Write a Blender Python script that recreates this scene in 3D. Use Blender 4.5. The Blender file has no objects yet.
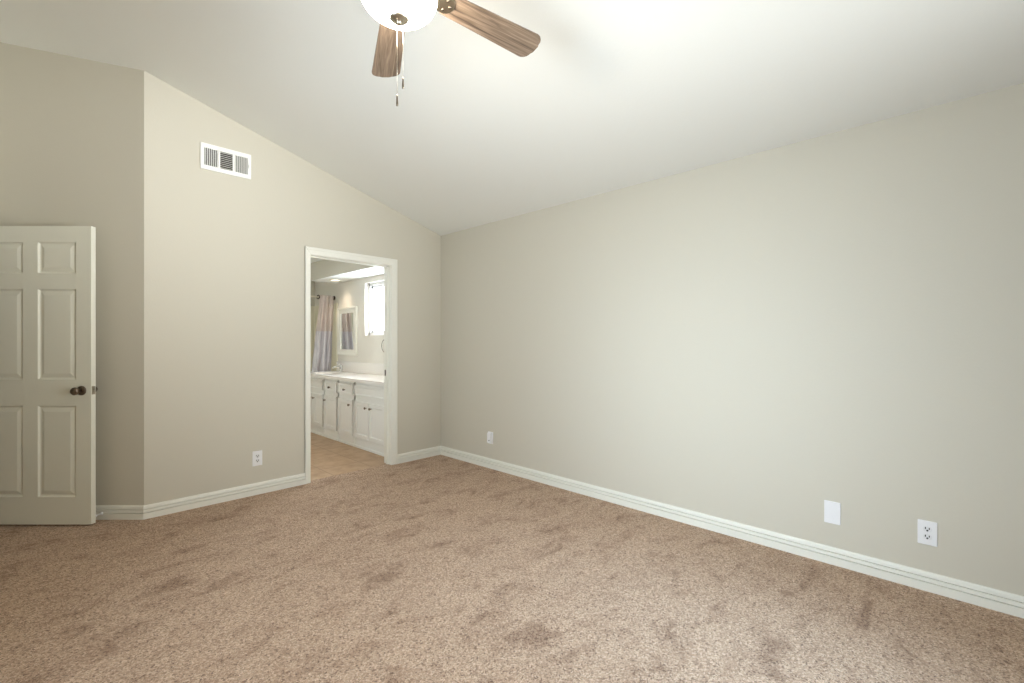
import bpy, bmesh, math, random
from mathutils import Vector, Matrix
random.seed(7)
C = bpy.context.scene
COL = C.collection
PI = math.pi

# ------------------------------------------------------------------ camera
CAM_H = 1.258
FX, FY = 0.71807, 0.69597            # the camera looks along (FX, FY), level
cam_d = bpy.data.cameras.new('camera')
cam_d.sensor_width = 36.0
cam_d.lens = 459.0 / 1024.0 * 36.0
cam_d.clip_start = 0.02
cam = bpy.data.objects.new('camera', cam_d)
COL.objects.link(cam)
cam.location = (0, 0, CAM_H)
cam.rotation_euler = (PI / 2, 0, math.atan2(FY, FX) - PI / 2)
C.camera = cam

# ------------------------------------------------------------------ light
C.view_settings.view_transform = 'Standard'
C.view_settings.look = 'None'
C.view_settings.gamma = 1.0
C.view_settings.use_curve_mapping = False
C.view_settings.exposure = 0.0
C.cycles.max_bounces = 14
C.cycles.diffuse_bounces = 8
C.cycles.glossy_bounces = 6
C.cycles.transmission_bounces = 8
C.cycles.transparent_max_bounces = 12
C.cycles.sample_clamp_indirect = 8.0

W = bpy.data.worlds.new('world')
C.world = W
W.use_nodes = True
wb = W.node_tree.nodes['Background']
wb.inputs[0].default_value = (0.95, 0.98, 1.0, 1)
# sky made bright towards +X +Y to whiten the bathroom window, dim elsewhere
_t = W.node_tree
_g = _t.nodes.new('ShaderNodeNewGeometry')
_s = _t.nodes.new('ShaderNodeSeparateXYZ')
_x = _t.nodes.new('ShaderNodeMath')
_x.operation = 'MAXIMUM'
_m = _t.nodes.new('ShaderNodeMapRange')
_m.interpolation_type = 'SMOOTHSTEP'
_m.inputs['From Min'].default_value = -0.02
_m.inputs['From Max'].default_value = -0.30
_m.inputs['To Min'].default_value = 0.10
_m.inputs['To Max'].default_value = 3.5
_t.links.new(_g.outputs['Incoming'], _s.inputs[0])
_t.links.new(_s.outputs['X'], _x.inputs[0])
_t.links.new(_s.outputs['Y'], _x.inputs[1])
_t.links.new(_x.outputs[0], _m.inputs['Value'])
_t.links.new(_m.outputs[0], wb.inputs[1])


def area(name, loc, direction, sx, sy, power, col):
    l = bpy.data.lights.new(name, 'AREA')
    l.shape = 'RECTANGLE'
    l.size, l.size_y = sx, sy
    l.energy = power
    l.color = col
    o = bpy.data.objects.new(name, l)
    COL.objects.link(o)
    o.location = loc
    o.rotation_euler = Vector(direction).to_track_quat('-Z', 'Y').to_euler()
    return o


FILL = (0.94, 0.97, 0.97)  # tint of the added front fills
COOL = (0.80, 0.96, 1.10)
WARM = (1.0, .80, .60)
POWER = dict(left_sky=35, left_low=5.2, front_across=13, front_high=7, front_up=7.5, front_down=6.5, fan=80, down=6, bath=270)


def spread_light(name, loc, direction, sx, sy, power, spread, col=FILL):
    o = area(name, loc, direction, sx, sy, power, col)
    o.data.spread = math.radians(spread)
    return o


LW, FW, FW2 = (-1.05, 1.35, 1.5), (1.5, -1.19, 1.45), (2.3, -1.19, 1.45)
spread_light('daylight_left_sky', LW, (1, 0, -.1), 1.3, 1.5, POWER['left_sky'], 120, COOL)
spread_light('fill_left_low', (-1.05, 1.1, 1.5), (1, 0, -.18), 1.3, 1.5, POWER['left_low'], 45, COOL)  # added narrow beam, brightens the middle of the right wall
spread_light('fill_front_across', FW2, (-.25, 1, .15), 1.2, 1.5, POWER['front_across'], 60)  # fill added to lift the back wall
spread_light('fill_front_high', FW2, (-.40, 1, .27), 1.2, 1.5, POWER['front_high'], 36)  # fill added for the upper left and the diagonal wall
spread_light('fill_front_up', FW, (0, 1, .6), 1.8, 1.5, POWER['front_up'], 60)  # upward fill added to brighten the ceiling
spread_light('fill_front_down', (2.0, -1.19, 1.6), (-.2, 1.9, -1.6), 1.0, .8, POWER['front_down'], 45, (.66, .93, 1.2))  # added tight beam that makes the bright pool on the carpet
area('daylight_bathroom', (3.75, 5.35, 1.78), (-1, 0, -.05), 2.4, 1.8, POWER['bath'], (.86, .96, 1.06))

# ------------------------------------------------------------------ materials


def lin(c):
    return tuple((v / 255 / 12.92) if v / 255 <= 0.04045 else ((v / 255 + 0.055) / 1.055) ** 2.4 for v in c) + (1,)


def mat(name, col, rough=0.5, metal=0.0, bump=None, spec=0.5, trans=0.0, emit=None):
    m = bpy.data.materials.new(name)
    m.use_nodes = True
    nt = m.node_tree
    b = nt.nodes['Principled BSDF']
    b.inputs['Base Color'].default_value = lin(col)
    b.inputs['Roughness'].default_value = rough
    b.inputs['Metallic'].default_value = metal
    b.inputs['Specular IOR Level'].default_value = spec
    b.inputs['Transmission Weight'].default_value = trans
    if emit:
        b.inputs['Emission Color'].default_value = lin(emit[0])
        b.inputs['Emission Strength'].default_value = emit[1]
    if bump:
        scale, strength, dist = bump
        tc = nt.nodes.new('ShaderNodeTexCoord')
        no = nt.nodes.new('ShaderNodeTexNoise')
        no.inputs['Scale'].default_value = scale
        no.inputs['Detail'].default_value = 3
        bp = nt.nodes.new('ShaderNodeBump')
        bp.inputs['Strength'].default_value = strength
        bp.inputs['Distance'].default_value = dist
        nt.links.new(tc.outputs['Object'], no.inputs['Vector'])
        nt.links.new(no.outputs['Fac'], bp.inputs['Height'])
        nt.links.new(bp.outputs['Normal'], b.inputs['Normal'])
    return m


class NT:
    def __init__(self, m):
        self.t = m.node_tree
        self.b = self.t.nodes['Principled BSDF']

    def n(self, kind, **kw):
        nd = self.t.nodes.new('ShaderNode' + kind)
        for k, v in kw.items():
            if k in nd.inputs:
                nd.inputs[k].default_value = v
            else:
                setattr(nd, k, v)
        return nd

    def l(self, a, b):
        self.t.links.new(a, b)

    def ramp(self, fac, stops):
        r = self.n('ValToRGB')
        e = r.color_ramp.elements
        while len(e) < len(stops):
            e.new(0.5)
        for k, (p, c) in enumerate(stops):
            e[k].position = p
            e[k].color = c
        self.l(fac, r.inputs['Fac'])
        return r

    def mix(self, blend, fac, a, b):
        m = self.n('MixRGB', blend_type=blend)
        for sock, v in ((m.inputs[0], fac), (m.inputs[1], a), (m.inputs[2], b)):
            if hasattr(v, 'is_output'):
                self.l(v, sock)
            else:
                sock.default_value = v
        return m.outputs[0]


M = {}
M['wall'] = mat('greige_wall_paint', (208, 204, 191), 0.75, bump=(90, 0.12, 0.004), spec=0.25)
M['bath_wall_lit'] = mat('bathroom_wall_lit_paint', (230, 227, 219), 0.75, bump=(90, 0.1, 0.004), spec=0.25)  # wall paint lightened: light on the vanity wall put into the colour
M['ceiling'] = mat('white_ceiling_paint', (239, 241, 238), 0.85, bump=(70, 0.15, 0.004), spec=0.2)
M['trim'] = mat('white_trim_paint', (238, 238, 230), 0.4, spec=0.4)
M['door'] = mat('door_paint', (232, 232, 220), 0.45, spec=0.4)
M['cabinet'] = mat('cabinet_paint', (238, 239, 236), 0.4)
M['plate'] = mat('white_plastic', (240, 241, 244), 0.35)
M['socket'] = mat('socket_plastic', (232, 234, 236), 0.35)
M['slot'] = mat('dark_slot', (40, 38, 36), 0.8)
M['vent'] = mat('white_enamel', (243, 244, 242), 0.4)
M['vent_shade'] = mat('vent_shade_paint', (62, 56, 48), 0.9)  # shade behind the louvers as a dark colour
M['nickel'] = mat('brushed_nickel', (186, 178, 162), 0.32, 1.0)
M['satin'] = mat('antique_pewter', (128, 116, 104), 0.28, 1.0)
M['bronze'] = mat('dark_bronze', (72, 58, 48), 0.4, 0.7)
M['chrome'] = mat('chrome', (225, 225, 225), 0.1, 1.0)
M['marble'] = mat('cultured_marble', (243, 240, 236), 0.18)
M['surround'] = mat('tub_surround_panel', (232, 228, 208), 0.3)
M['rodwhite'] = mat('white_rod', (238, 232, 214), 0.35)
M['mirror'] = mat('mirror_silver', (235, 238, 240), 0.02, 1.0)
M['vinyl'] = mat('white_vinyl', (244, 245, 246), 0.4)
M['lampface'] = mat('lamp_lens', (255, 246, 230), 0.5, emit=((255, 236, 205), 4.0))
M['bowl'] = mat('opal_glass', (255, 250, 240), 0.3, emit=((255, 242, 222), POWER['fan']))


def glass_mat():
    m = bpy.data.materials.new('window_glass')
    m.use_nodes = True
    nt = m.node_tree
    nt.nodes.remove(nt.nodes['Principled BSDF'])
    out = nt.nodes['Material Output']
    tr = nt.nodes.new('ShaderNodeBsdfTransparent')
    gl = nt.nodes.new('ShaderNodeBsdfGlossy')
    gl.inputs['Roughness'].default_value = 0.02
    mx = nt.nodes.new('ShaderNodeMixShader')
    mx.inputs[0].default_value = 0.07
    nt.links.new(tr.outputs[0], mx.inputs[1])
    nt.links.new(gl.outputs[0], mx.inputs[2])
    nt.links.new(mx.outputs[0], out.inputs['Surface'])
    return m


M['glass'] = glass_mat()


def carpet_mat():
    m = mat('beige_frieze_carpet', (190, 160, 138), 0.95, spec=0.1)
    g = NT(m)
    tc = g.n('TexCoord').outputs['Object']
    # tufts: cells about 7 mm across, each its own tone
    warp = g.n('TexNoise', Scale=60.0, Detail=2.0)
    g.l(tc, warp.inputs['Vector'])
    vadd = g.n('VectorMath', operation='MULTIPLY_ADD')
    g.l(warp.outputs['Color'], vadd.inputs[0])
    vadd.inputs[1].default_value = (0.02, 0.02, 0.02)
    g.l(tc, vadd.inputs[2])
    vo = g.n('TexVoronoi', Scale=165.0)
    g.l(vadd.outputs[0], vo.inputs['Vector'])
    fine = g.n('TexNoise', Scale=190.0, Detail=4.0, Roughness=0.65)
    g.l(tc, fine.inputs['Vector'])
    sep = g.n('SeparateColor')
    g.l(vo.outputs['Color'], sep.inputs[0])
    tone = g.ramp(sep.outputs[0], [(0.0, lin((130, 104, 86))), (0.27, lin((184, 154, 130))), (0.7, lin((200, 172, 147))), (1.0, lin((220, 196, 172)))])
    fr = g.ramp(fine.outputs['Fac'], [(0.34, (0.48, 0.45, 0.43, 1)), (0.47, (1.0, 1.0, 1.0, 1)), (0.66, (1.22, 1.22, 1.22, 1))])
    c = g.mix('MULTIPLY', 0.85, tone.outputs[0], fr.outputs[0])
    # pile brushed the other way: soft-edged darker, redder patches
    mp = g.n('Mapping')
    mp.inputs['Rotation'].default_value = (0, 0, 0.9)
    mp.inputs['Scale'].default_value = (1.0, 1.9, 1.0)
    g.l(tc, mp.inputs['Vector'])
    big = g.n('TexNoise', Scale=3.4, Detail=8.0, Roughness=0.70, Distortion=0.7)
    g.l(mp.outputs[0], big.inputs['Vector'])
    pr = g.ramp(big.outputs['Fac'], [(0.35, (0.58, 0.51, 0.47, 1)), (0.43, (0.88, 0.85, 0.83, 1)), (0.52, (1, 1, 1, 1)), (0.72, (1.07, 1.07, 1.07, 1))])
    c = g.mix('MULTIPLY', 0.85, c, pr.outputs[0])
    g.l(c, g.b.inputs['Base Color'])
    hm = g.n('Math', operation='ADD')
    g.l(vo.outputs['Distance'], hm.inputs[0])
    g.l(fine.outputs['Fac'], hm.inputs[1])
    bp = g.n('Bump', Strength=0.75, Distance=0.007)
    g.l(hm.outputs[0], bp.inputs['Height'])
    g.l(bp.outputs['Normal'], g.b.inputs['Normal'])
    g.b.inputs['Sheen Weight'].default_value = 0.15
    return m


def tile_mat():
    m = mat('beige_floor_tile', (196, 168, 138), 0.45)
    g = NT(m)
    tc = g.n('TexCoord').outputs['Object']
    mp = g.n('Mapping')
    mp.inputs['Location'].default_value = (-1.93, -4.486, 0)
    g.l(tc, mp.inputs['Vector'])
    br = g.n('TexBrick', offset=0.0, squash=1.0)
    br.inputs['Scale'].default_value = 1.0
    br.inputs['Mortar Size'].default_value = 0.004
    br.inputs['Mortar Smooth'].default_value = 0.3
    br.inputs['Brick Width'].default_value = 0.40
    br.inputs['Row Height'].default_value = 0.40
    br.inputs['Color1'].default_value = (1, 1, 1, 1)
    br.inputs['Color2'].default_value = (1, 1, 1, 1)
    br.inputs['Mortar'].default_value = (0, 0, 0, 1)
    g.l(mp.outputs[0], br.inputs['Vector'])
    no = g.n('TexNoise', Scale=7.0, Detail=5.0, Roughness=0.6)
    g.l(tc, no.inputs['Vector'])
    r = g.ramp(no.outputs['Fac'], [(0.3, lin((166, 134, 104))), (0.55, lin((187, 157, 126))), (0.75, lin((198, 170, 140)))])
    c = g.mix('MIX', br.outputs['Color'], lin((150, 122, 96)), r.outputs[0])
    g.l(c, g.b.inputs['Base Color'])
    bp = g.n('Bump', Strength=0.3, Distance=0.003)
    g.l(br.outputs['Color'], bp.inputs['Height'])
    g.l(bp.outputs['Normal'], g.b.inputs['Normal'])
    return m


def wood_mat():
    # grain runs along the object's X axis (the blade's length)
    m = mat('weathered_oak', (150, 125, 100), 0.5)
    g = NT(m)
    tc = g.n('TexCoord').outputs['Object']
    oi = g.n('ObjectInfo')
    off = g.n('VectorMath', operation='ADD')
    g.l(tc, off.inputs[0])
    g.l(oi.outputs['Random'], off.inputs[1])
    mp = g.n('Mapping')
    mp.inputs['Scale'].default_value = (1.6, 26.0, 10.0)
    g.l(off.outputs[0], mp.inputs['Vector'])
    no = g.n('TexNoise', Scale=1.6, Detail=6.0, Roughness=0.6, Distortion=1.2)
    g.l(mp.outputs[0], no.inputs['Vector'])
    r = g.ramp(no.outputs['Fac'], [(0.30, lin((66, 54, 45))), (0.42, lin((108, 92, 78))), (0.57, lin((138, 120, 103))), (0.75, lin((166, 149, 130)))])
    mp2 = g.n('Mapping')
    mp2.inputs['Scale'].default_value = (3.0, 120.0, 10.0)
    g.l(off.outputs[0], mp2.inputs['Vector'])
    n2 = g.n('TexNoise', Scale=2.0, Detail=3.0)
    g.l(mp2.outputs[0], n2.inputs['Vector'])
    r2 = g.ramp(n2.outputs['Fac'], [(0.35, (0.72, 0.7, 0.68, 1)), (0.6, (1, 1, 1, 1))])
    c = g.mix('MULTIPLY', 0.8, r.outputs[0], r2.outputs[0])
    g.l(c, g.b.inputs['Base Color'])
    return m


def curtain_mat():
    m = mat('two_tone_curtain_cloth', (190, 180, 178), 0.85)
    g = NT(m)
    tc = g.n('TexCoord').outputs['Object']
    sp = g.n('SeparateXYZ')
    g.l(tc, sp.inputs[0])
    st = g.n('Math', operation='GREATER_THAN')
    st.inputs[1].default_value = 1.41
    g.l(sp.outputs['Z'], st.inputs[0])
    mp = g.n('Mapping')
    mp.inputs['Scale'].default_value = (60, 60, 1.2)
    g.l(tc, mp.inputs['Vector'])
    no = g.n('TexNoise', Scale=1.0, Detail=2.0)
    g.l(mp.outputs[0], no.inputs['Vector'])
    up = g.ramp(no.outputs['Fac'], [(0.35, lin((192, 180, 174))), (0.65, lin((214, 204, 198)))])
    lo = g.ramp(no.outputs['Fac'], [(0.35, lin((190, 188, 194))), (0.65, lin((220, 217, 221)))])
    c = g.mix('MIX', st.outputs[0], lo.outputs[0], up.outputs[0])
    g.l(c, g.b.inputs['Base Color'])
    return m


M['carpet'] = carpet_mat()
M['tile'] = tile_mat()
M['wood'] = wood_mat()
M['curtain'] = curtain_mat()

# ------------------------------------------------------------------ mesh helpers


class MB:
    """Collects shapes; build() links them as ONE mesh object."""

    def __init__(self):
        self.bm = bmesh.new()

    def quad(self, pts, mi=0):
        f = self.bm.faces.new([self.bm.verts.new(p) for p in pts])
        f.material_index = mi
        return f

    def box(self, a, b, bev=0.0, seg=2, mi=0):
        t = bmesh.new()
        bmesh.ops.create_cube(t, size=1)
        s = [max(abs(b[i] - a[i]), 1e-5) for i in range(3)]
        c = [(a[i] + b[i]) / 2 for i in range(3)]
        bmesh.ops.scale(t, vec=s, verts=t.verts)
        bmesh.ops.translate(t, vec=c, verts=t.verts)
        if bev:
            bmesh.ops.bevel(t, geom=t.edges[:], offset=bev, segments=seg, affect='EDGES', profile=0.5)
        return self.take(t, mi)

    def take(self, t, mi=0, mtx=None):
        if mtx is not None:
            t.transform(mtx)
        for f in t.faces:
            f.material_index = mi
        me = bpy.data.meshes.new('tmp')
        t.to_mesh(me)
        t.free()
        self.bm.from_mesh(me)
        bpy.data.meshes.remove(me)
        return self

    def lathe(self, prof, n=32, mtx=None, mi=0):
        """prof: (radius, z) from one end to the other"""
        t = bmesh.new()
        rings = []
        for r, z in prof:
            if r < 1e-6:
                rings.append([t.verts.new((0, 0, z))])
            else:
                rings.append([t.verts.new((r * math.cos(2 * PI * k / n), r * math.sin(2 * PI * k / n), z)) for k in range(n)])
        for A, B in zip(rings, rings[1:]):
            for k in range(n):
                k2 = (k + 1) % n
                if len(A) == 1 and len(B) == 1:
                    continue
                if len(A) == 1:
                    t.faces.new((A[0], B[k2], B[k]))
                elif len(B) == 1:
                    t.faces.new((A[k], A[k2], B[0]))
                else:
                    t.faces.new((A[k], A[k2], B[k2], B[k]))
        for f in t.faces:
            f.smooth = True
        bmesh.ops.recalc_face_normals(t, faces=t.faces[:])
        return self.take(t, mi, mtx)

    def tube(self, pts, r, n=12, closed=False, mi=0):
        t = bmesh.new()
        P = [Vector(p) for p in pts]
        L = len(P)
        rings = []
        up = Vector((0.13, 0.21, 0.97))
        for i in range(L):
            a = P[(i - 1) % L] if closed or i else P[i]
            b = P[(i + 1) % L] if closed or i < L - 1 else P[i]
            d = (b - a).normalized()
            u = d.cross(up)
            if u.length < 1e-3:
                u = d.cross(Vector((1, 0, 0)))
            u.normalize()
            v = d.cross(u)
            rr = r[i] if isinstance(r, (list, tuple)) else r
            rings.append([t.verts.new(P[i] + rr * (math.cos(2 * PI * k / n) * u + math.sin(2 * PI * k / n) * v)) for k in range(n)])
        m = L if closed else L - 1
        for i in range(m):
            A, B = rings[i], rings[(i + 1) % L]
            for k in range(n):
                f = t.faces.new((A[k], A[(k + 1) % n], B[(k + 1) % n], B[k]))
                f.smooth = True
        if not closed:
            t.faces.new(rings[0])
            t.faces.new(rings[-1][::-1])
        bmesh.ops.recalc_face_normals(t, faces=t.faces[:])
        return self.take(t, mi)

    def prism(self, poly, z0, z1, bev=0.0, mtx=None, mi=0):
        """poly in XY, extruded z0..z1"""
        t = bmesh.new()
        a = [t.verts.new((x, y, z0)) for x, y in poly]
        b = [t.verts.new((x, y, z1)) for x, y in poly]
        n = len(poly)
        t.faces.new(a[::-1])
        t.faces.new(b)
        for k in range(n):
            t.faces.new((a[k], a[(k + 1) % n], b[(k + 1) % n], b[k]))
        bmesh.ops.recalc_face_normals(t, faces=t.faces[:])
        if bev:
            ed = [e for e in t.edges if abs(e.verts[0].co.z - e.verts[1].co.z) < 1e-6]
            bmesh.ops.bevel(t, geom=ed, offset=bev, segments=2, affect='EDGES', profile=0.5)
        return self.take(t, mi, mtx)

    def build(self, name, m, parent=None, weld=False):
        if weld:
            bmesh.ops.remove_doubles(self.bm, verts=self.bm.verts[:], dist=1e-5)
            bmesh.ops.recalc_face_normals(self.bm, faces=self.bm.faces[:])
        me = bpy.data.meshes.new(name)
        self.bm.to_mesh(me)
        self.bm.free()
        for q in (m if isinstance(m, (list, tuple)) else [m]):
            me.materials.append(q)
        o = bpy.data.objects.new(name, me)
        COL.objects.link(o)
        if parent:
            o.parent = parent
        return o


def thing(name, label, cat, loc=(0, 0, 0), rz=0.0, group=None):
    o = bpy.data.objects.new(name, None)
    COL.objects.link(o)
    o.empty_display_size = 0.1
    o.location = loc
    o.rotation_euler = (0, 0, rz)
    o['label'] = label
    o['category'] = cat
    if group:
        o['group'] = group
    return o


def struct(o, label=None):
    o['kind'] = 'structure'
    if label:
        o['label'] = label
    return o


def copy_tree(src, parent=None):
    c = src.copy()
    COL.objects.link(c)
    c.parent = parent
    for ch in list(src.children):
        copy_tree(ch, c)
    return c


# ------------------------------------------------------------------ the room
XR, YB = 3.13, 4.14                 # right wall, wall with the bathroom doorway
LOW, SLOPE = 2.438, 0.2842          # ceiling height at the right wall, rise per metre
XL, YF = -1.06, -1.20               # left wall, wall behind the camera
CX, CY = 0.522, 4.14                # convex corner


def ztop(x, y):
    return LOW + SLOPE * (XR - x)


def wall(name, p0, p1, thick, out, holes=(), top=ztop, m=None, label=None):
    """Slab standing on p0-p1 (room side), thickened along `out`; holes = (s0, s1, z0, z1)"""
    p0, p1, out = Vector(p0), Vector(p1), Vector(out).normalized()
    L = (p1 - p0).length
    d = (p1 - p0) / L
    b = MB()

    def P(s, z, k):
        q = p0 + d * s + out * (thick * k)
        if z is None:
            qq = p0 + d * s
            z = top(qq.x, qq.y)
        return (q.x, q.y, z)
    cuts = sorted({0.0, L, *[h[0] for h in holes], *[h[1] for h in holes]})
    for s0, s1 in zip(cuts, cuts[1:]):
        hs = [h for h in holes if h[0] <= s0 + 1e-6 and h[1] >= s1 - 1e-6]
        spans = [(0.0, None)] if not hs else ([(0.0, hs[0][2])] if hs[0][2] > 0.001 else []) + [(hs[0][3], None)]
        for z0, z1 in spans:
            for k in (0, 1):
                b.quad([P(s0, z0, k), P(s1, z0, k), P(s1, z1, k), P(s0, z1, k)])
    for s0, s1, z0, z1 in holes:
        for s in (s0, s1):
            b.quad([P(s, z0, 0), P(s, z0, 1), P(s, z1, 1), P(s, z1, 0)])
        b.quad([P(s0, z1, 0), P(s0, z1, 1), P(s1, z1, 1), P(s1, z1, 0)])
        if z0 > 0.001:
            b.quad([P(s0, z0, 0), P(s0, z0, 1), P(s1, z0, 1), P(s1, z0, 0)])
    b.quad([P(0, None, 0), P(L, None, 0), P(L, None, 1), P(0, None, 1)])
    for s in (0, L):
        b.quad([P(s, 0, 0), P(s, 0, 1), P(s, None, 1), P(s, None, 0)])
    return struct(b.build(name, m or M['wall'], weld=True), label)


T = 0.12
DX0, DX1, DZ = 1.690, 2.498, 2.030      # clear doorway to the bathroom
LJ = 0.018                              # jamb lining
BW0, BW1, BWZ0, BWZ1 = 4.85, 5.855, 1.34, 2.06
wall('wall_back', (CX, YB), (XR + T, YB), T, (0, 1), [(DX0 - LJ - CX, DX1 + LJ - CX, 0, DZ + LJ)])
wall('wall_right', (XR, YF - T), (XR, YB + .06), 0.16, (1, 0), top=lambda x, y: LOW)
wall('wall_bathroom_right', (XR, YB + .06), (XR, 7.62), 0.16, (1, 0), [(BW0 - YB - .06, BW1 - YB - .06, BWZ0, BWZ1)], top=lambda x, y: LOW, m=M['bath_wall_lit'])
DGL = 1.12
EX, EY = CX - FY * DGL, CY + FX * DGL
wall('wall_diagonal', (CX, CY), (EX, EY), T, (FX, FY))
EN = 1.12
GX, GY = EX - FX * EN, EY - FY * EN
wall('wall_entry', (EX, EY), (GX, GY), T, (-FY, FX), [(0.115, 0.965, 0, 2.05)])
wall('wall_left', (XL, YF - T), (XL, GY + T), 0.16, (-1, 0), [(1.24 - .78 - YF + T, 1.24 + .78 - YF + T, 0.75, 2.25)])
wall('wall_front', (XL, YF), (XR, YF), 0.16, (0, -1), [(1.75 - 1.2 - XL, 1.75 + 1.2 - XL, 0.7, 2.2)])
# hall beyond the bedroom's entry
hx, hy = EX - FY * 1.3, EY + FX * 1.3
wall('wall_hall', (hx + FX * 0.4, hy + FY * 0.4), (hx - FX * 1.9, hy - FY * 1.9), T, (-FY, FX))
wall('wall_hall_end', (hx + FX * 0.3, hy + FY * 0.3), (EX + FX * 0.3, EY + FY * 0.3), T, (FX, FY))
wall('wall_hall_side', (hx - FX * 1.6, hy - FY * 1.6), (EX - FX * 1.6 - FY * T, EY - FY * 1.6 + FX * T), T, (-FX, -FY))

b = MB()
x0, x1, y0, y1 = -3.2, XR + 0.16, YF - 0.2, 6.9
b.quad([(x0, y0, ztop(x0, 0)), (x1, y0, ztop(x1, 0)), (x1, y1, ztop(x1, 0)), (x0, y1, ztop(x0, 0))])
b.quad([(x0, y0, ztop(x0, 0) + .15), (x1, y0, ztop(x1, 0) + .15), (x1, y1, ztop(x1, 0) + .15), (x0, y1, ztop(x0, 0) + .15)])
for xa, ya, xb, yb in ((x0, y0, x1, y0), (x1, y0, x1, y1), (x1, y1, x0, y1), (x0, y1, x0, y0)):
    b.quad([(xa, ya, ztop(xa, 0)), (xb, yb, ztop(xb, 0)), (xb, yb, ztop(xb, 0) + .15), (xa, ya, ztop(xa, 0) + .15)])
struct(b.build('ceiling', M['ceiling'], weld=True))

b = MB()
b.box((-3.2, YF - 0.2, -0.1), (XR + 0.02, 4.20, 0.0))
b.box((-3.2, 4.20, -0.1), (CX + 0.06, 6.9, 0.0))
struct(b.build('floor', M['carpet']))

# bathroom shell
BL = 1.45
BCEIL = 2.385
struct(MB().box((BL - T, 4.20, -0.1), (XR + 0.02, 7.62, 0.0)).build('floor_bathroom', M['tile']))
wall('wall_bathroom_far', (BL - T, 7.50), (XR, 7.50), T, (0, 1), top=lambda x, y: LOW)
wall('wall_bathroom_left', (BL, YB + T), (BL, 7.50), T, (-1, 0), top=lambda x, y: LOW, m=M['bath_wall_lit'])
struct(MB().box((BL, YB + T, BCEIL), (XR, 7.50, BCEIL + 0.05)).build('ceiling_bathroom', M['ceiling']))
b = MB()
SX, SZ, SY1 = 2.735, 2.134, 6.72
b.box((SX, YB + T, SZ), (XR, SY1, BCEIL))
o = b.build('ceiling_soffit', [M['wall'], M['ceiling']])
for f in o.data.polygons:
    if f.normal.z < -0.9:
        f.material_index = 1
struct(o)

# ------------------------------------------------------------------ baseboards
BASE = [(0, 0), (.017, 0), (.017, .0425), (.0025, .0430), (.0025, .0475), (.016, .0480), (.0145, .0660), (.0015, .0664), (.0015, .0708), (.0125, .0712), (.0095, .088), (.006, .095), (0, .095)]


def sweep(name, path, i0, i1, prof=BASE, m=None):
    """Runs prof along path[i0..i1]; the room lies to the RIGHT of the path's direction; corners mitred"""
    P = [Vector(p) for p in path]

    def off(i):
        ds = []
        if i > 0:
            ds.append((P[i] - P[i - 1]).normalized())
        if i < len(P) - 1:
            ds.append((P[i + 1] - P[i]).normalized())
        ns = [Vector((d.y, -d.x)) for d in ds]
        s = sum(ns, Vector((0, 0))).normalized()
        return s / max(s.dot(ns[0]), 0.2)
    b = MB()
    rows = []
    for i in range(i0, i1 + 1):
        o = off(i)
        rows.append([(P[i].x + o.x * u, P[i].y + o.y * u, z) for u, z in prof])
    n = len(prof)
    for A, B in zip(rows, rows[1:]):
        for k in range(n):
            b.quad([A[k], B[k], B[(k + 1) % n], A[(k + 1) % n]])
    b.quad(rows[0])
    b.quad(rows[-1][::-1])
    return struct(b.build(name, m or M['trim'], weld=True))


CASL, CASR = 1.639, 2.567
pathA = [(EX, EY), (CX, CY), (CASL, YB)]
sweep('baseboard_diagonal', pathA, 0, 1)
sweep('baseboard_back', pathA, 1, 2)
pathB = [(CASR, YB), (XR, YB), (XR, YF), (XL, YF)]
sweep('baseboard_corner', pathB, 0, 1)
sweep('baseboard_right', pathB, 1, 2)
sweep('baseboard_front', pathB, 2, 3)
sweep('baseboard_left', [(XL, YF), (XL, GY)], 0, 1)

# ------------------------------------------------------------------ bathroom doorway: casing, jamb, stop, strike
b = MB()
xa, xb, xc, xd = CASL, DX0 - .004, DX1 + .004, CASR
za, zb = DZ + .004, 2.099
UP = Matrix.Translation((0, YB + .001, 0)) @ Matrix.Rotation(PI / 2, 4, 'X')     # (x, y, z) -> (x, -z, y)
for k, (o_, d_) in enumerate(((0.0, .013), (0.62, .017))):          # flat board, thicker outer band
    xi, xj, zi = xb + (xa - xb) * o_, xc + (xd - xc) * o_, za + (zb - za) * o_
    b.prism([(xa, 0), (xi, 0), (xi, zi), (xa, zb)], 0, d_, .002, UP)
    b.prism([(xd, 0), (xd, zb), (xj, zi), (xj, 0)], 0, d_, .002, UP)
    b.prism([(xa, zb), (xi, zi), (xj, zi), (xd, zb)], 0, d_, .002, UP)
struct(b.build('trim_1', M['trim']), 'white door casing around the bathroom doorway')
b = MB()
b.box((DX0 - LJ, YB, 0), (DX0, YB + T + 0.01, DZ + LJ))
b.box((DX1, YB, 0), (DX1 + LJ, YB + T + 0.01, DZ + LJ))
b.box((DX0, YB, DZ), (DX1, YB + T + 0.01, DZ + LJ))
for a, c in ((DX0, DX0 + .011), (DX1 - .011, DX1)):
    b.box((a, YB + .045, 0), (c, YB + .08, DZ), 0.002)
b.box((DX0, YB + .045, DZ - .011), (DX1, YB + .08, DZ), 0.002)
jam = struct(b.build('trim_2', M['trim']), 'white jamb lining of the bathroom doorway')
b = MB()
b.box((DX1 - .003, YB + .086, .905), (DX1, YB + .116, .965), 0.001)
b.box((DX1 - .0035, YB + .094, .922), (DX1 - .001, YB + .108, .948), 0.0005)
b.build('strike_plate', M['bronze'], jam)

# ------------------------------------------------------------------ bedroom door (stands open against the diagonal wall)
# local frame: x along the leaf from its hinge edge to its free edge, y away from the camera, z up
LEAF_W, LEAF_H, LEAF_T = 0.828, 2.032, 0.035
rot_cam = math.atan2(-FX, FY)        # x axis along the camera's right


def cam_pt(xc, zc, z=0.0):
    return (xc * FY + zc * FX, -xc * FX + zc * FY, z)


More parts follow.
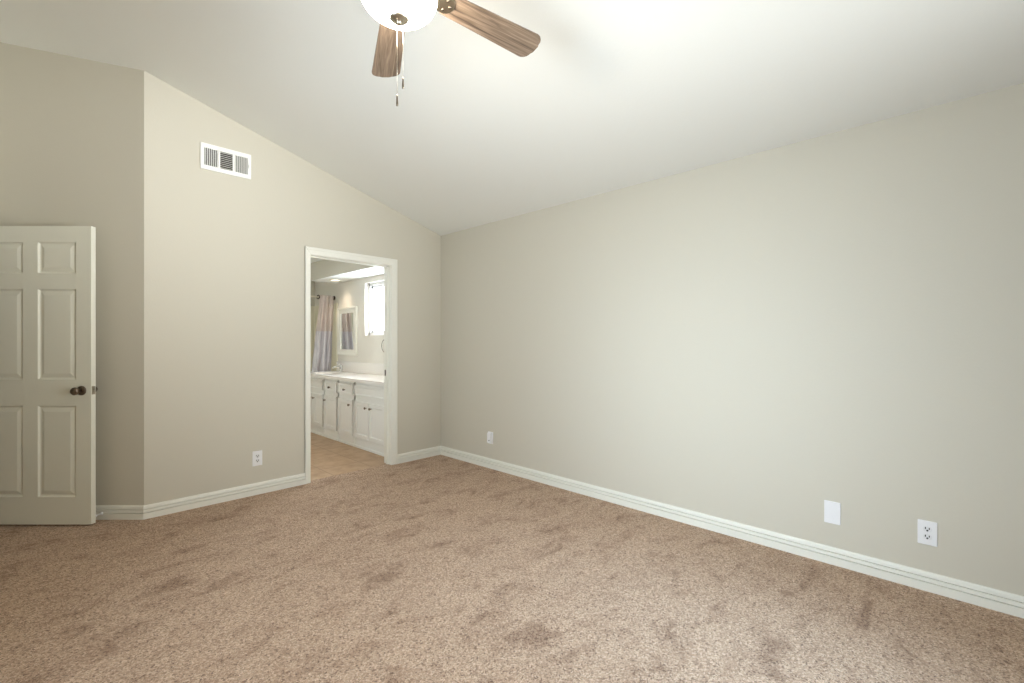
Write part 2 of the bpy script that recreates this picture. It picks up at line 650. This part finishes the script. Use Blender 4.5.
door = bpy.data.objects.new('door_1', None)
COL.objects.link(door)
door.location = cam_pt(-2.866 - LEAF_W, 3.125, 0.012)
door.rotation_euler = (0, 0, rot_cam)
struct(door, 'white six panel bedroom door standing open against the diagonal wall')


def panel_door(name, w, h, t, cells, m, parent, rings):
    """cells: (x0,x1,z0,z1) pressed on both faces"""
    b = MB()
    xs = sorted({0, w, *[c[0] for c in cells], *[c[1] for c in cells]})
    zs = sorted({0, h, *[c[2] for c in cells], *[c[3] for c in cells]})
    for side in (0, 1):
        def Y(dp):
            return dp if side == 0 else t - dp
        for xa, xb in zip(xs, xs[1:]):
            for za, zb in zip(zs, zs[1:]):
                if not any(c[0] - 1e-6 <= xa and xb <= c[1] + 1e-6 and c[2] - 1e-6 <= za and zb <= c[3] + 1e-6 for c in cells):
                    b.quad([(xa, Y(0), za), (xb, Y(0), za), (xb, Y(0), zb), (xa, Y(0), zb)])
        for x0, x1, z0, z1 in cells:
            pr = None
            for ins, dp in rings:
                q = [(x0 + ins, Y(dp), z0 + ins), (x1 - ins, Y(dp), z0 + ins), (x1 - ins, Y(dp), z1 - ins), (x0 + ins, Y(dp), z1 - ins)]
                if pr:
                    for k in range(4):
                        b.quad([pr[k], pr[(k + 1) % 4], q[(k + 1) % 4], q[k]])
                pr = q
            b.quad(pr)
    b.quad([(0, 0, 0), (w, 0, 0), (w, t, 0), (0, t, 0)])
    b.quad([(0, 0, h), (w, 0, h), (w, t, h), (0, t, h)])
    b.quad([(0, 0, 0), (0, t, 0), (0, t, h), (0, 0, h)])
    b.quad([(w, 0, 0), (w, t, 0), (w, t, h), (w, 0, h)])
    return b.build(name, m, parent, weld=True)


xr0, xr1 = LEAF_W - .363, LEAF_W - .102
xl0, xl1 = .102, LEAF_W - .465
cells = []
for z0, z1 in ((.187, .808), (.987, 1.603), (1.710, 1.923)):
    cells += [(xl0, xl1, z0, z1), (xr0, xr1, z0, z1)]
panel_door('leaf', LEAF_W, LEAF_H, LEAF_T, cells, M['door'], door,
           [(0, 0), (.007, .008), (.014, .0105), (.040, .003), (.044, .0025)])
# knob set on both faces
kx, kz = LEAF_W - .064, .912


def knob_bm(side):
    b = MB()
    mtx = Matrix.Translation((kx, 0 if side == 0 else LEAF_T, kz)) @ Matrix.Rotation(PI / 2 if side == 0 else -PI / 2, 4, 'X')
    b.lathe([(.012, .006), (.0115, .026), (.016, .032), (.023, .037), (.0262, .046), (.0262, .054), (.022, .061), (.012, .0645), (0, .065)], 28, mtx)
    r = MB()
    r.lathe([(.032, 0), (.032, .004), (.028, .009), (.015, .011), (0, .011)], 28, mtx)
    return b, r


for side in (0, 1):
    kb, rb = knob_bm(side)
    k = kb.build('knob', M['satin'], door)
    rb.build('rosette', M['satin'], k)
b = MB()
b.box((LEAF_W - .001, .006, kz - .028), (LEAF_W + .0015, LEAF_T - .006, kz + .028), .0005)
b.box((LEAF_W, .011, kz - .009), (LEAF_W + .009, LEAF_T - .011, kz + .009), .002)
b.build('latch', M['nickel'], door)
for hz in (.2, 1.0, 1.8):
    b = MB()
    b.tube([(-.004, LEAF_T + .004, hz - .045), (-.004, LEAF_T + .004, hz + .045)], .006, 10)
    b.build('hinge', M['satin'], door)
# casing of that entry
b = MB()
for s in (0.115 - .055, 0.965):
    p = Vector((EX, EY)) + Vector((-FX, -FY)) * s
    q = p + Vector((-FX, -FY)) * .055
    n = Vector((FY, -FX)) * .014
    b.prism([(p.x, p.y), (q.x, q.y), (q.x + n.x, q.y + n.y), (p.x + n.x, p.y + n.y)], 0, 2.105)
p = Vector((EX, EY)) + Vector((-FX, -FY)) * .115
q = Vector((EX, EY)) + Vector((-FX, -FY)) * .965
n = Vector((FY, -FX)) * .014
b.prism([(p.x, p.y), (q.x, q.y), (q.x + n.x, q.y + n.y), (p.x + n.x, p.y + n.y)], 2.05, 2.105)
struct(b.build('trim_3', M['trim']))

# door stop on the diagonal baseboard
ds = thing('door_stop', 'tiny white tipped door stop on the baseboard behind the open panel door', 'door stop', cam_pt(-2.893, 3.238, .046), rot_cam)
b = MB()
b.lathe([(.011, 0), (.011, .005), (.006, .008)], 16, Matrix.Rotation(PI / 2, 4, 'X'))
b.build('base', M['plate'], ds)
b = MB()
pts = [(.0055 * math.cos(t * 1.2), -.006 - .00105 * t, .0055 * math.sin(t * 1.2)) for t in range(0, 42)]
b.tube(pts, .0014, 6)
b.build('spring', M['plate'], ds)
b = MB()
b.lathe([(0, .046), (.008, .046), (.0095, .050), (.0095, .060), (.007, .063), (0, .063)], 16, Matrix.Rotation(PI / 2, 4, 'X'))
b.build('tip', M['plate'], ds)

# ------------------------------------------------------------------ wall plates
# local frame of a wall fitting: x to the right along the wall, y INTO the wall, z up; origin on the wall


def rounded(w, h, r, n=5, cx=0, cz=0):
    pts = []
    for sx, sz, a0 in ((1, 1, 0), (-1, 1, 90), (-1, -1, 180), (1, -1, 270)):
        for k in range(n + 1):
            a = math.radians(a0 + 90 * k / n)
            pts.append((cx + sx * (w / 2 - r) + r * math.cos(a), cz + sz * (h / 2 - r) + r * math.sin(a)))
    return pts


FACE = Matrix.Rotation(PI / 2, 4, 'X')     # (x, y, z) -> (x, -z, y): prism height points out of the wall


def plate_mb(w, h, d=.006):
    return MB().prism(rounded(w, h, .004), 0, d, .002, FACE)


def outlet(name, label, loc, rz, w, h):
    t = thing(name, label, 'outlet', loc, rz, 'wall outlets')
    plate_mb(w, h).build('cover_plate', M['plate'], t)
    for s in (1, -1):
        cz = s * .0195
        b = MB()
        pts = []
        for k in range(40):
            a = 2 * PI * k / 40
            pts.append((.0172 * math.cos(a), max(-.0135, min(.0135, .0172 * math.sin(a))) + cz))
        b.prism(pts, .004, .0078, .0008, FACE)
        so = b.build('receptacle', M['socket'], t)
        b = MB()
        b.box((-.0092, -.0084, cz - .001), (-.0052, -.0076, cz + .0095))
        b.box((.0052, -.0084, cz - .001), (.0092, -.0076, cz + .0085))
        b.lathe([(.0042, .0076), (.0042, .0084), (0, .0084)], 14, Matrix.Translation((0, 0, cz - .0065)) @ FACE)
        b.build('slots', M['slot'], so)
    b = MB()
    b.lathe([(.003, .0055), (.003, .0068), (0, .0072)], 12, FACE)
    b.build('screw', M['socket'], t)
    return t


RZR = -PI / 2       # fittings on the right wall: local x points to -Y, local y to +X
outlet('wall_outlet', 'white duplex outlet low on the wall to the left of the bathroom doorway', (1.2555, YB, .296), 0, .074, .122)
outlet('wall_outlet', 'white duplex outlet low on the long right wall, to the right of the blank plate', (XR, .107, .291), RZR, .075, .121)
t = thing('blank_plate', 'plain white blank cover plate low on the long right wall', 'wall plate', (XR, .506, .290), RZR)
plate_mb(.077, .125).build('plate', M['plate'], t)
for s in (1, -1):
    b = MB()
    b.lathe([(.0028, .0055), (.0028, .0066), (0, .007)], 12, Matrix.Translation((0, 0, s * .041)) @ FACE)
    b.build('screw', M['plate'], t)
t = thing('jack_box', 'small white surface box low on the right wall close to the room corner', 'jack', (XR, 3.328, .302), RZR)
MB().prism(rounded(.072, .118, .004), 0, .006, .0015, FACE).build('back_plate', M['plate'], t)
b = MB().prism(rounded(.058, .100, .004), .006, .024, .002, FACE)
bx = b.build('cover', M['plate'], t)
b = MB()
b.box((-.006, -.0245, -.03), (.006, -.0235, -.02))
b.build('port', M['slot'], bx)

# ------------------------------------------------------------------ air vent
VW, VH = .349, .201
v = thing('air_vent', 'white three section air register high on the wall left of the bathroom doorway', 'vent', (1.0315, YB, 2.678), 0)
b = MB()
secs = [(-.1495, -.0575), (-.0435, .0425), (.0575, .1495)]
zi = .066
# frame built from strips round the three openings
b.box((-VW / 2, -.012, zi), (VW / 2, 0, VH / 2), .003)
b.box((-VW / 2, -.012, -VH / 2), (VW / 2, 0, -zi), .003)
xs = [-VW / 2, secs[0][0], secs[0][1], secs[1][0], secs[1][1], secs[2][0], secs[2][1], VW / 2]
for k in range(0, 8, 2):
    b.box((xs[k], -.0115, -zi - .002), (xs[k + 1], 0, zi + .002), .001)
b.build('frame', M['vent'], v)
MB().box((secs[0][0], -.0012, -zi), (secs[2][1], -.0002, zi)).build('shade_sheet', M['vent_shade'], v)  # flat dark sheet on the wall, painted as the shade behind the louvers
for i, (xa, xb) in enumerate(secs):
    b = MB()
    if i == 1:
        n = 9
        for k in range(n):
            z = -zi + (k + .5) * 2 * zi / n
            b.quad([(xa, -.0105, z - .0035), (xb, -.0105, z - .0035), (xb, -.0020, z + .0035), (xa, -.0020, z + .0035)])
            b.quad([(xa, -.0097, z - .0042), (xb, -.0097, z - .0042), (xb, -.0012, z + .0028), (xa, -.0012, z + .0028)])
    else:
        n = 7
        sg = -1 if i == 0 else 1
        for k in range(n):
            x = xa + (k + .5) * (xb - xa) / n
            dxx = .0036 if i == 0 else .0034
            b.quad([(x + sg * dxx, -.0105, -zi), (x + sg * dxx, -.0105, zi), (x - sg * dxx, -.002, zi), (x - sg * dxx, -.002, -zi)])
            b.quad([(x + sg * dxx + .0008, -.0105, -zi), (x + sg * dxx + .0008, -.0105, zi), (x - sg * dxx + .0008, -.002, zi), (x - sg * dxx + .0008, -.002, -zi)])
    b.build('louvers', M['vent'], v)
b = MB()
b.box((.155, -.021, -.012), (.160, -.011, .012), .001)
b.tube([(.1575, -.018, 0), (.1575, -.030, .004)], .0022, 8)
b.build('lever', M['vent'], v)
for sx in (-1, 1):
    b = MB()
    b.lathe([(.0035, .0115), (.0035, .0128), (0, .0132)], 12, Matrix.Translation((sx * .166, 0, -.03 if sx > 0 else 0)) @ FACE)
    b.build('screw', M['vent'], v)

# ------------------------------------------------------------------ ceiling fan
FANX, FANY = .946, 1.510
FZC = ztop(FANX, FANY)
BLZ = CAM_H + 1.364
fan = thing('ceiling_fan', 'five blade ceiling fan with weathered wood blades and a lit opal glass bowl', 'ceiling fan', (FANX, FANY, FZC))
dz = BLZ - FZC                           # blade plane in local z
b = MB()
tilt = Matrix.Rotation(math.atan(SLOPE), 4, 'Y')
b.lathe([(.0, .0), (.070, .0), (.068, -.02), (.058, -.045), (.034, -.066), (.0, -.068)], 32, tilt)
b.build('canopy', M['nickel'], fan)
MB().tube([(0, 0, -.05), (0, 0, dz + .14)], .0125, 16).build('downrod', M['nickel'], fan)
b = MB()
b.lathe([(0, dz + .155), (.030, dz + .155), (.036, dz + .135), (.085, dz + .118), (.118, dz + .09), (.125, dz + .05), (.118, dz + .025), (.098, dz + .010), (.098, dz - .012), (.075, dz - .020), (0, dz - .020)], 40)
b.build('motor_housing', M['nickel'], fan)
b = MB()
b.lathe([(0, dz - .018), (.066, dz - .018), (.070, dz - .03), (.132, dz - .036), (.140, dz - .044), (.138, dz - .054), (0, dz - .054)], 40)
b.build('light_fitter', M['nickel'], fan)
b = MB()
prof = [(.136, dz - .048), (.1435, dz - .060)]
for k in range(1, 13):
    a = PI / 2 * k / 12
    prof.append((.1435 * math.cos(a) if k < 12 else 0.0, dz - .060 - .090 * math.sin(a)))
b.lathe(prof, 48)
bowl = b.build('glass_bowl', M['bowl'], fan)
b = MB()
zb = dz - .150
b.lathe([(0, zb + .006), (.035, zb + .005), (.036, zb + .001), (.030, zb - .004), (.0125, zb - .009), (.0095, zb - .016), (.006, zb - .021), (0, zb - .022)], 28)
b.build('finial', M['nickel'], fan)
cR = Vector((FY, -FX))                   # two pull chains hang beside the finial
for off_r, off_f, top, bot in ((-.002, -.020, zb + .004, .338), (.015, .0, zb + .004, .262)):
    px, py = cR.x * off_r + FX * off_f, cR.y * off_r + FY * off_f
    b = MB()
    zt, ze = zb + .002, zb - bot + .045
    b.tube([(px, py, zt), (px, py, ze)], .0007, 6)
    nb = int((zt - ze) / .006)
    for k in range(nb):
        z = zt - k * .006
        b.lathe([(0, z), (.0012, z - .0012), (0, z - .0024)], 6, Matrix.Translation((px, py, 0)))
    ch = b.build('pull_chain', M['nickel'], fan)
    b = MB()
    b.lathe([(0, ze), (.0022, ze - .001), (.0028, ze - .010), (.0042, ze - .036), (.0038, ze - .043), (0, ze - .045)], 12, Matrix.Translation((px, py, 0)))
    b.build('fob', M['satin'], ch)


def blade_poly():
    r0, r1 = .185, .675
    w0, w1 = .052, .071
    p = []
    for x in (r0, r0 + .02):
        p.append((x, -(w0 - (.008 if x == r0 else 0))))
    n = 10
    rc = .040
    for k in range(n + 1):                # rounded tip corners, tip slightly bowed
        a = -PI / 2 + PI / 2 * k / n
        p.append((r1 - rc - .006 + rc * math.cos(a), -(w1 - rc) + rc * math.sin(a)))
    p.append((r1, -.018))
    p.append((r1, .018))
    for k in range(n + 1):
        a = PI / 2 * k / n
        p.append((r1 - rc - .006 + rc * math.cos(a), (w1 - rc) + rc * math.sin(a)))
    for x in (r0 + .02, r0):
        p.append((x, (w0 - (.008 if x == r0 else 0))))
    return p


bm_ = MB()
bm_.prism(blade_poly(), -.003, .003, .0012)
blade0 = bm_.build('blade', M['wood'], fan)
b = MB()
b.prism([(.085, -.022), (.125, -.020), (.16, -.036), (.205, -.040), (.228, -.028), (.238, 0), (.228, .028), (.205, .040), (.16, .036), (.125, .020), (.085, .022)], -.0095, -.0035, .0015)
iron0 = b.build('blade_bracket', M['nickel'], blade0)
screws = []
for x, y in ((.197, -.022), (.197, .022), (.218, 0)):
    b = MB()
    b.lathe([(.006, -.0095), (.005, -.0125), (0, -.0135)], 12, Matrix.Translation((x, y, 0)))
    screws.append(b.build('screw', M['satin'], blade0))
PITCH = math.radians(-11)
for k in range(5):
    bl = blade0 if k == 0 else blade0.copy()
    if k:
        COL.objects.link(bl)
        bl.parent = fan
        for s in (iron0, *screws):
            c = s.copy()
            COL.objects.link(c)
            c.parent = bl
    ang = math.radians(63.7 - 72 * k)
    bl.matrix_local = Matrix.Translation((0, 0, dz)) @ Matrix.Rotation(ang, 4, 'Z') @ Matrix.Rotation(PITCH, 4, 'X')
# ------------------------------------------------------------------ bathroom window
win = bpy.data.objects.new('window_1', None)
COL.objects.link(win)
win.location = (XR + .09, (BW0 + BW1) / 2, BWZ0)
struct(win, 'white sliding bathroom window above the vanity')
ww, wh = BW1 - BW0, BWZ1 - BWZ0
b = MB()
f = .035
for y0, y1, z0, z1 in ((-ww / 2, ww / 2, 0, f), (-ww / 2, ww / 2, wh - f, wh), (-ww / 2, -ww / 2 + f, 0, wh), (ww / 2 - f, ww / 2, 0, wh)):
    b.box((-.03, y0, z0), (.03, y1, z1), .002)
b.build('window_frame', M['vinyl'], win)
for s, xo in ((1, .008), (-1, -.012)):
    b = MB()
    ya, yb = (-.02, ww / 2 - f) if s > 0 else (-ww / 2 + f, .02)
    g = .028
    for y0, y1, z0, z1 in ((ya, yb, f, f + g), (ya, yb, wh - f - g, wh - f), (ya, ya + g, f, wh - f), (yb - g, yb, f, wh - f)):
        b.box((xo - .009, y0, z0), (xo + .009, y1, z1), .0015)
    sa = b.build('sash', M['vinyl'], win)
    MB().box((xo - .002, ya + g, f + g), (xo + .002, yb - g, wh - f - g)).build('pane', M['glass'], sa)
# bedroom windows behind the camera
for n_, (loc, rz, w_, h_) in enumerate((((XL - .09, 1.24, .75), 0, 1.56, 1.5), ((1.75, YF - .09, .7), PI / 2, 2.4, 1.5))):
    wn = bpy.data.objects.new('window_%d' % (n_ + 2), None)
    COL.objects.link(wn)
    wn.location = loc
    wn.rotation_euler = (0, 0, rz)
    struct(wn)
    b = MB()
    f = .045
    for y0, y1, z0, z1 in ((-w_ / 2, w_ / 2, 0, f), (-w_ / 2, w_ / 2, h_ - f, h_), (-w_ / 2, -w_ / 2 + f, 0, h_), (w_ / 2 - f, w_ / 2, 0, h_), (-.025, .025, 0, h_)):
        b.box((-.03, y0, z0), (.03, y1, z1), .002)
    b.build('window_frame', M['vinyl'], wn)

# ------------------------------------------------------------------ vanity cabinets
FXV = 2.64                              # face frame; doors stand 20 mm proud
VTOP = .778
KNOB_D = .026


def cab(label, y0, y1, doors, drawers):
    """doors / drawers: (ya, yb, knob_y or None)"""
    t = thing('vanity_cabinet', label, 'cabinet', (FXV, (y0 + y1) / 2, 0), 0, 'white vanity cabinets')
    oy = (y0 + y1) / 2
    b = MB()
    D = XR - FXV - .002
    b.box((0, y0 - oy, .085), (.018, y1 - oy, VTOP))
    b.box((D - .008, y0 - oy, .085), (D, y1 - oy, VTOP))
    b.box((.0, y0 - oy, .085), (D, y0 - oy + .016, VTOP))
    b.box((.0, y1 - oy - .016, .085), (D, y1 - oy, VTOP))
    b.box((.0, y0 - oy, .085), (D, y1 - oy, .101))
    b.build('carcass', M['cabinet'], t)
    b = MB()
    b.box((-.004, y0 - oy, 0), (.03, y1 - oy, .106))
    b.box((-.014, y0 - oy, 0), (-.004, y1 - oy, .030), .003)
    b.build('toe_board', M['cabinet'], t)

    def front(nm, ya, yb, z0, z1, ky, kz):
        w, h = yb - ya, z1 - z0
        rail = .045 if nm == 'door' else .022
        # the same raised-and-recessed face as a panel door, on the outer side only
        b = MB()
        c = (rail, w - rail, rail, h - rail)
        rings = [(0, 0), (.003, .006), (.010, .009)]
        xs, zs = (0, c[0], c[1], w), (0, c[2], c[3], h)

        def Q(u, dp, z):
            return (-.020 + dp, ya - oy + u, z0 + z)
        for i in range(3):
            for j in range(3):
                if (i, j) != (1, 1):
                    b.quad([Q(xs[i], 0, zs[j]), Q(xs[i + 1], 0, zs[j]), Q(xs[i + 1], 0, zs[j + 1]), Q(xs[i], 0, zs[j + 1])])
        pr = None
        for ins, dp in rings:
            q = [Q(c[0] + ins, dp, c[2] + ins), Q(c[1] - ins, dp, c[2] + ins), Q(c[1] - ins, dp, c[3] - ins), Q(c[0] + ins, dp, c[3] - ins)]
            if pr:
                for k in range(4):
                    b.quad([pr[k], pr[(k + 1) % 4], q[(k + 1) % 4], q[k]])
            pr = q
        b.quad(pr)
        cs = [(0, 0), (w, 0), (w, h), (0, h)]
        for k in range(4):
            (u0, v0), (u1, v1) = cs[k], cs[(k + 1) % 4]
            b.quad([Q(u0, 0, v0), Q(u1, 0, v1), Q(u1, .0195, v1), Q(u0, .0195, v0)])
        b.quad([Q(0, .0195, 0), Q(w, .0195, 0), Q(w, .0195, h), Q(0, .0195, h)])
        o = b.build(nm, M['cabinet'], t, weld=True)
        if ky is not None:
            kb = MB()
            kb.lathe([(.006, -.001), (.0055, .010), (.010, .016), (.0145, .020), (.0145, .024), (.010, .028), (0, .029)], 18,
                     Matrix.Translation((-.020, ky - oy, kz)) @ Matrix.Rotation(-PI / 2, 4, 'Y'))
            kb.build('knob', M['satin'], o)
    for ya, yb, ky in doors:
        front('door', ya, yb, .123, .552, ky, .492)
    for ya, yb, ky in drawers:
        front('drawer' if ky is not None else 'false_front', ya, yb, .612, .742, ky, .668)
    return t


cab('double door white vanity cabinet at the near end beside the door jamb', YB + T + .002, 5.180,
    [(4.475, 4.815, 4.765), (4.825, 5.155, 4.870)], [(4.475, 5.155, None)])
cab('white single door vanity cabinet with its door knob on the near side', 5.188, 5.606,
    [(5.222, 5.583, 5.272)], [(5.222, 5.583, 5.402)])
cab('white single door vanity cabinet with its door knob on the far side', 5.616, 6.012,
    [(5.642, 5.988, 5.945)], [(5.642, 5.988, 5.815)])
cab('white vanity cabinet at the far end under the faucet', 6.020, 6.665,
    [(6.045, 6.335, 6.295), (6.345, 6.640, 6.385)], [(6.045, 6.640, None)])

# countertop with an integral basin, and its backsplash
CT0, CT1, CYA, CYB = .780, .818, YB + T + .002, 6.670
ct = thing('vanity_countertop', 'white cultured marble countertop with built in basin along the vanity', 'countertop', (2.86, (CYA + CYB) / 2, CT0))
b = MB()
nx, ny = 30, 110
xa, xb = 2.590 - 2.86, XR - .002 - 2.86
ya, yb = CYA - (CYA + CYB) / 2, CYB - (CYA + CYB) / 2
sxc, syc, sa_, sb_ = 2.815 - 2.86, 6.36 - (CYA + CYB) / 2, .165, .225


def cz(x, y):
    q = ((x - sxc) / sa_) ** 2 + ((y - syc) / sb_) ** 2
    return (CT1 - CT0) - (.135 * (1 - q) ** .55 if q < 1 else 0)


gx = [xa + (xb - xa) * i / nx for i in range(nx + 1)]
gy = [ya + (yb - ya) * j / ny for j in range(ny + 1)]
V = [[b.bm.verts.new((x, y, cz(x, y))) for y in gy] for x in gx]
for i in range(nx):
    for j in range(ny):
        fc = b.bm.faces.new((V[i][j], V[i + 1][j], V[i + 1][j + 1], V[i][j + 1]))
        fc.smooth = True
h_ = CT1 - CT0
b.quad([(xa, ya, h_), (xa, yb, h_), (xa, yb, 0), (xa, ya, 0)])
b.quad([(xb, ya, h_), (xb, yb, h_), (xb, yb, 0), (xb, ya, 0)])
b.quad([(xa, ya, h_), (xb, ya, h_), (xb, ya, 0), (xa, ya, 0)])
b.quad([(xa, yb, h_), (xb, yb, h_), (xb, yb, 0), (xa, yb, 0)])
b.quad([(xa, ya, 0), (xa + .06, ya, 0), (xa + .06, yb, 0), (xa, yb, 0)])
b.build('slab', M['marble'], ct, weld=True)
b = MB()
b.box((xb - .02, ya, h_), (xb, yb, .968 - CT0), .003)
b.build('backsplash', M['marble'], ct)

# faucet
fa = thing('faucet', 'chrome single lever faucet standing behind the vanity basin', 'faucet', (3.035, 6.36, CT1))
b = MB()
b.prism(rounded(.055, .15, .026), 0, .012, .003)
b.build('base', M['chrome'], fa)
b = MB()
b.lathe([(.024, .010), (.021, .03), (.020, .075), (.022, .085), (.016, .098), (0, .102)], 24)
b.build('body', M['chrome'], fa)
b = MB()
b.tube([(-.010, 0, .055), (-.045, 0, .078), (-.085, 0, .082), (-.120, 0, .070), (-.128, 0, .055)], [.014, .013, .012, .011, .0105], 14)
b.build('spout', M['chrome'], fa)
b = MB()
b.tube([(0, 0, .098), (-.025, 0, .118), (-.07, 0, .138)], [.010, .008, .006], 12)
b.build('lever', M['chrome'], fa)

# framed mirror
mr = thing('framed_mirror', 'white framed wall mirror above the vanity basin', 'mirror', (XR, 6.335, 1.058))
mw, mh, fr = .575, .695, .085
b = MB()
for y0, y1, z0, z1 in ((-mw / 2, mw / 2, 0, fr), (-mw / 2, mw / 2, mh - fr, mh), (-mw / 2, -mw / 2 + fr, fr - .01, mh - fr + .01), (mw / 2 - fr, mw / 2, fr - .01, mh - fr + .01)):
    b.box((-.028, y0, z0), (-.001, y1, z1), .004)
for y0, y1, z0, z1 in ((-mw / 2, mw / 2, 0, .03), (-mw / 2, mw / 2, mh - .03, mh), (-mw / 2, -mw / 2 + .03, .02, mh - .02), (mw / 2 - .03, mw / 2, .02, mh - .02)):
    b.box((-.036, y0, z0), (-.02, y1, z1), .004)
b.build('frame', M['trim'], mr)
MB().box((-.016, -mw / 2 + fr - .005, fr - .005), (-.003, mw / 2 - fr + .005, mh - fr + .005)).build('mirror_glass', M['mirror'], mr)

# towel ring
tr = thing('towel_ring', 'thin dark towel ring on the bathroom wall under the window', 'towel ring', (XR, 5.25, 1.285))
b = MB()
b.lathe([(.024, 0), (.024, .006), (.012, .012), (.010, .045), (.013, .050), (0, .054)], 20, Matrix.Rotation(-PI / 2, 4, 'Y'))
b.build('mount', M['bronze'], tr)
b = MB()
b.tube([(-.045, .083 * math.sin(2 * PI * k / 40), -.083 + .083 * math.cos(2 * PI * k / 40)) for k in range(40)], .0032, 10, True)
b.build('ring', M['bronze'], tr)

# recessed lights in the soffit
first = None
for lab, y in (('recessed downlight in the soffit near the shower end', 6.38), ('recessed downlight in the soffit between faucet and window', 5.62), ('recessed downlight in the soffit nearest the doorway', 4.86)):
    if first is None:
        first = thing('recessed_light', lab, 'ceiling light', (2.955, y, SZ), 0, 'soffit downlights')
        b = MB()
        b.lathe([(.058, -.001), (.060, -.004), (.078, -.005), (.082, -.002), (.082, 0.0)], 32)
        b.build('trim_ring', M['vent'], first)
        b = MB()
        b.lathe([(0, -.0025), (.045, -.0025), (.058, -.0015)], 32)
        b.build('lens', M['lampface'], first)
        r_ = first
    else:
        r_ = copy_tree(first)
        r_.location.y = y
        r_['label'] = lab
    sl = bpy.data.lights.new('downlight', 'SPOT')
    sl.energy = POWER['down']
    sl.color = WARM
    sl.spot_size = math.radians(110)
    sl.spot_blend = .7
    sl.shadow_soft_size = .04
    so = bpy.data.objects.new('downlight', sl)
    COL.objects.link(so)
    so.location = (2.955, y, SZ - .02)

# ------------------------------------------------------------------ shower end
b = MB()
b.box((XR - .014, 6.69, .002), (XR - .001, 7.49, 1.83), .003)
b.box((BL + .001, 7.486, .002), (XR - .014, 7.499, 1.83), .003)
b.box((XR - .020, 6.675, .0), (XR - .001, 6.70, 1.84), .004)
struct(b.build('trim_4', M['surround']), 'pale tub surround panels behind the shower curtain')
RY, RZ_ = 6.790, 1.918
rod = thing('curtain_rod', 'thin white shower curtain rod across the end of the bathroom', 'rod', (XR, RY, RZ_))
b = MB()
b.tube([(-.004, 0, 0), (BL - XR + .004, 0, 0)], .012, 14)
b.build('tube', M['rodwhite'], rod)
for x, s in ((0, -1), (BL - XR, 1)):
    b = MB()
    b.lathe([(0, .001), (.034, .001), (.034, .010), (.020, .020), (.016, .030), (0, .030)], 24, Matrix.Translation((x, 0, 0)) @ Matrix.Rotation(s * PI / 2, 4, 'Y'))
    b.build('flange', M['bronze'], rod)
sc_ = thing('shower_curtain', 'two tone mauve and lavender shower curtain gathered at the right end of its rod', 'curtain', (3.0, RY, 0))
b = MB()
nu, nv = 150, 60
z0, z1 = .25, 1.945
rows = []
for j in range(nv + 1):
    v_ = j / nv                         # 0 top .. 1 bottom
    z = z1 + (z0 - z1) * v_
    k = (z1 - z) / (1.945 - .82)        # 0 top, 1 at counter height
    e = min(k, 1.25)
    xl = 2.885 - .115 * e ** 1.1 - 3.0
    xr_ = 3.098 - .055 * e ** 1.1 - 3.0
    row = []
    for i in range(nu + 1):
        u = i / nu
        ph = 2 * PI * u * 3.6
        amp = .016 + .020 * min(v_ * 3, 1)
        x = xl + (xr_ - xl) * (u + .035 * math.sin(ph * .5 + 1.0 + 1.5 * v_) * math.sin(PI * u))
        y = amp * math.sin(ph + .6 * math.sin(3 * v_ + u * 4)) + .006 * math.sin(ph * 2.3 + 2 * v_)
        if v_ < .03:
            y *= .9
        row.append(b.bm.verts.new((x, y - .060, z)))
    rows.append(row)
for j in range(nv):
    for i in range(nu):
        fc = b.bm.faces.new((rows[j][i], rows[j][i + 1], rows[j + 1][i + 1], rows[j + 1][i]))
        fc.smooth = True
o = b.build('cloth', M['curtain'], sc_)
md = o.modifiers.new('thickness', 'SOLIDIFY')
md.thickness = .003
for x in (2.872 - XR, 3.092 - XR):
    b = MB()
    b.tube([(x, -.028 + .044 * math.cos(2 * PI * k / 24), -.004 + .026 * math.sin(2 * PI * k / 24)) for k in range(24)], .0075, 8, True)
    b.build('ring', M['bronze'], rod)
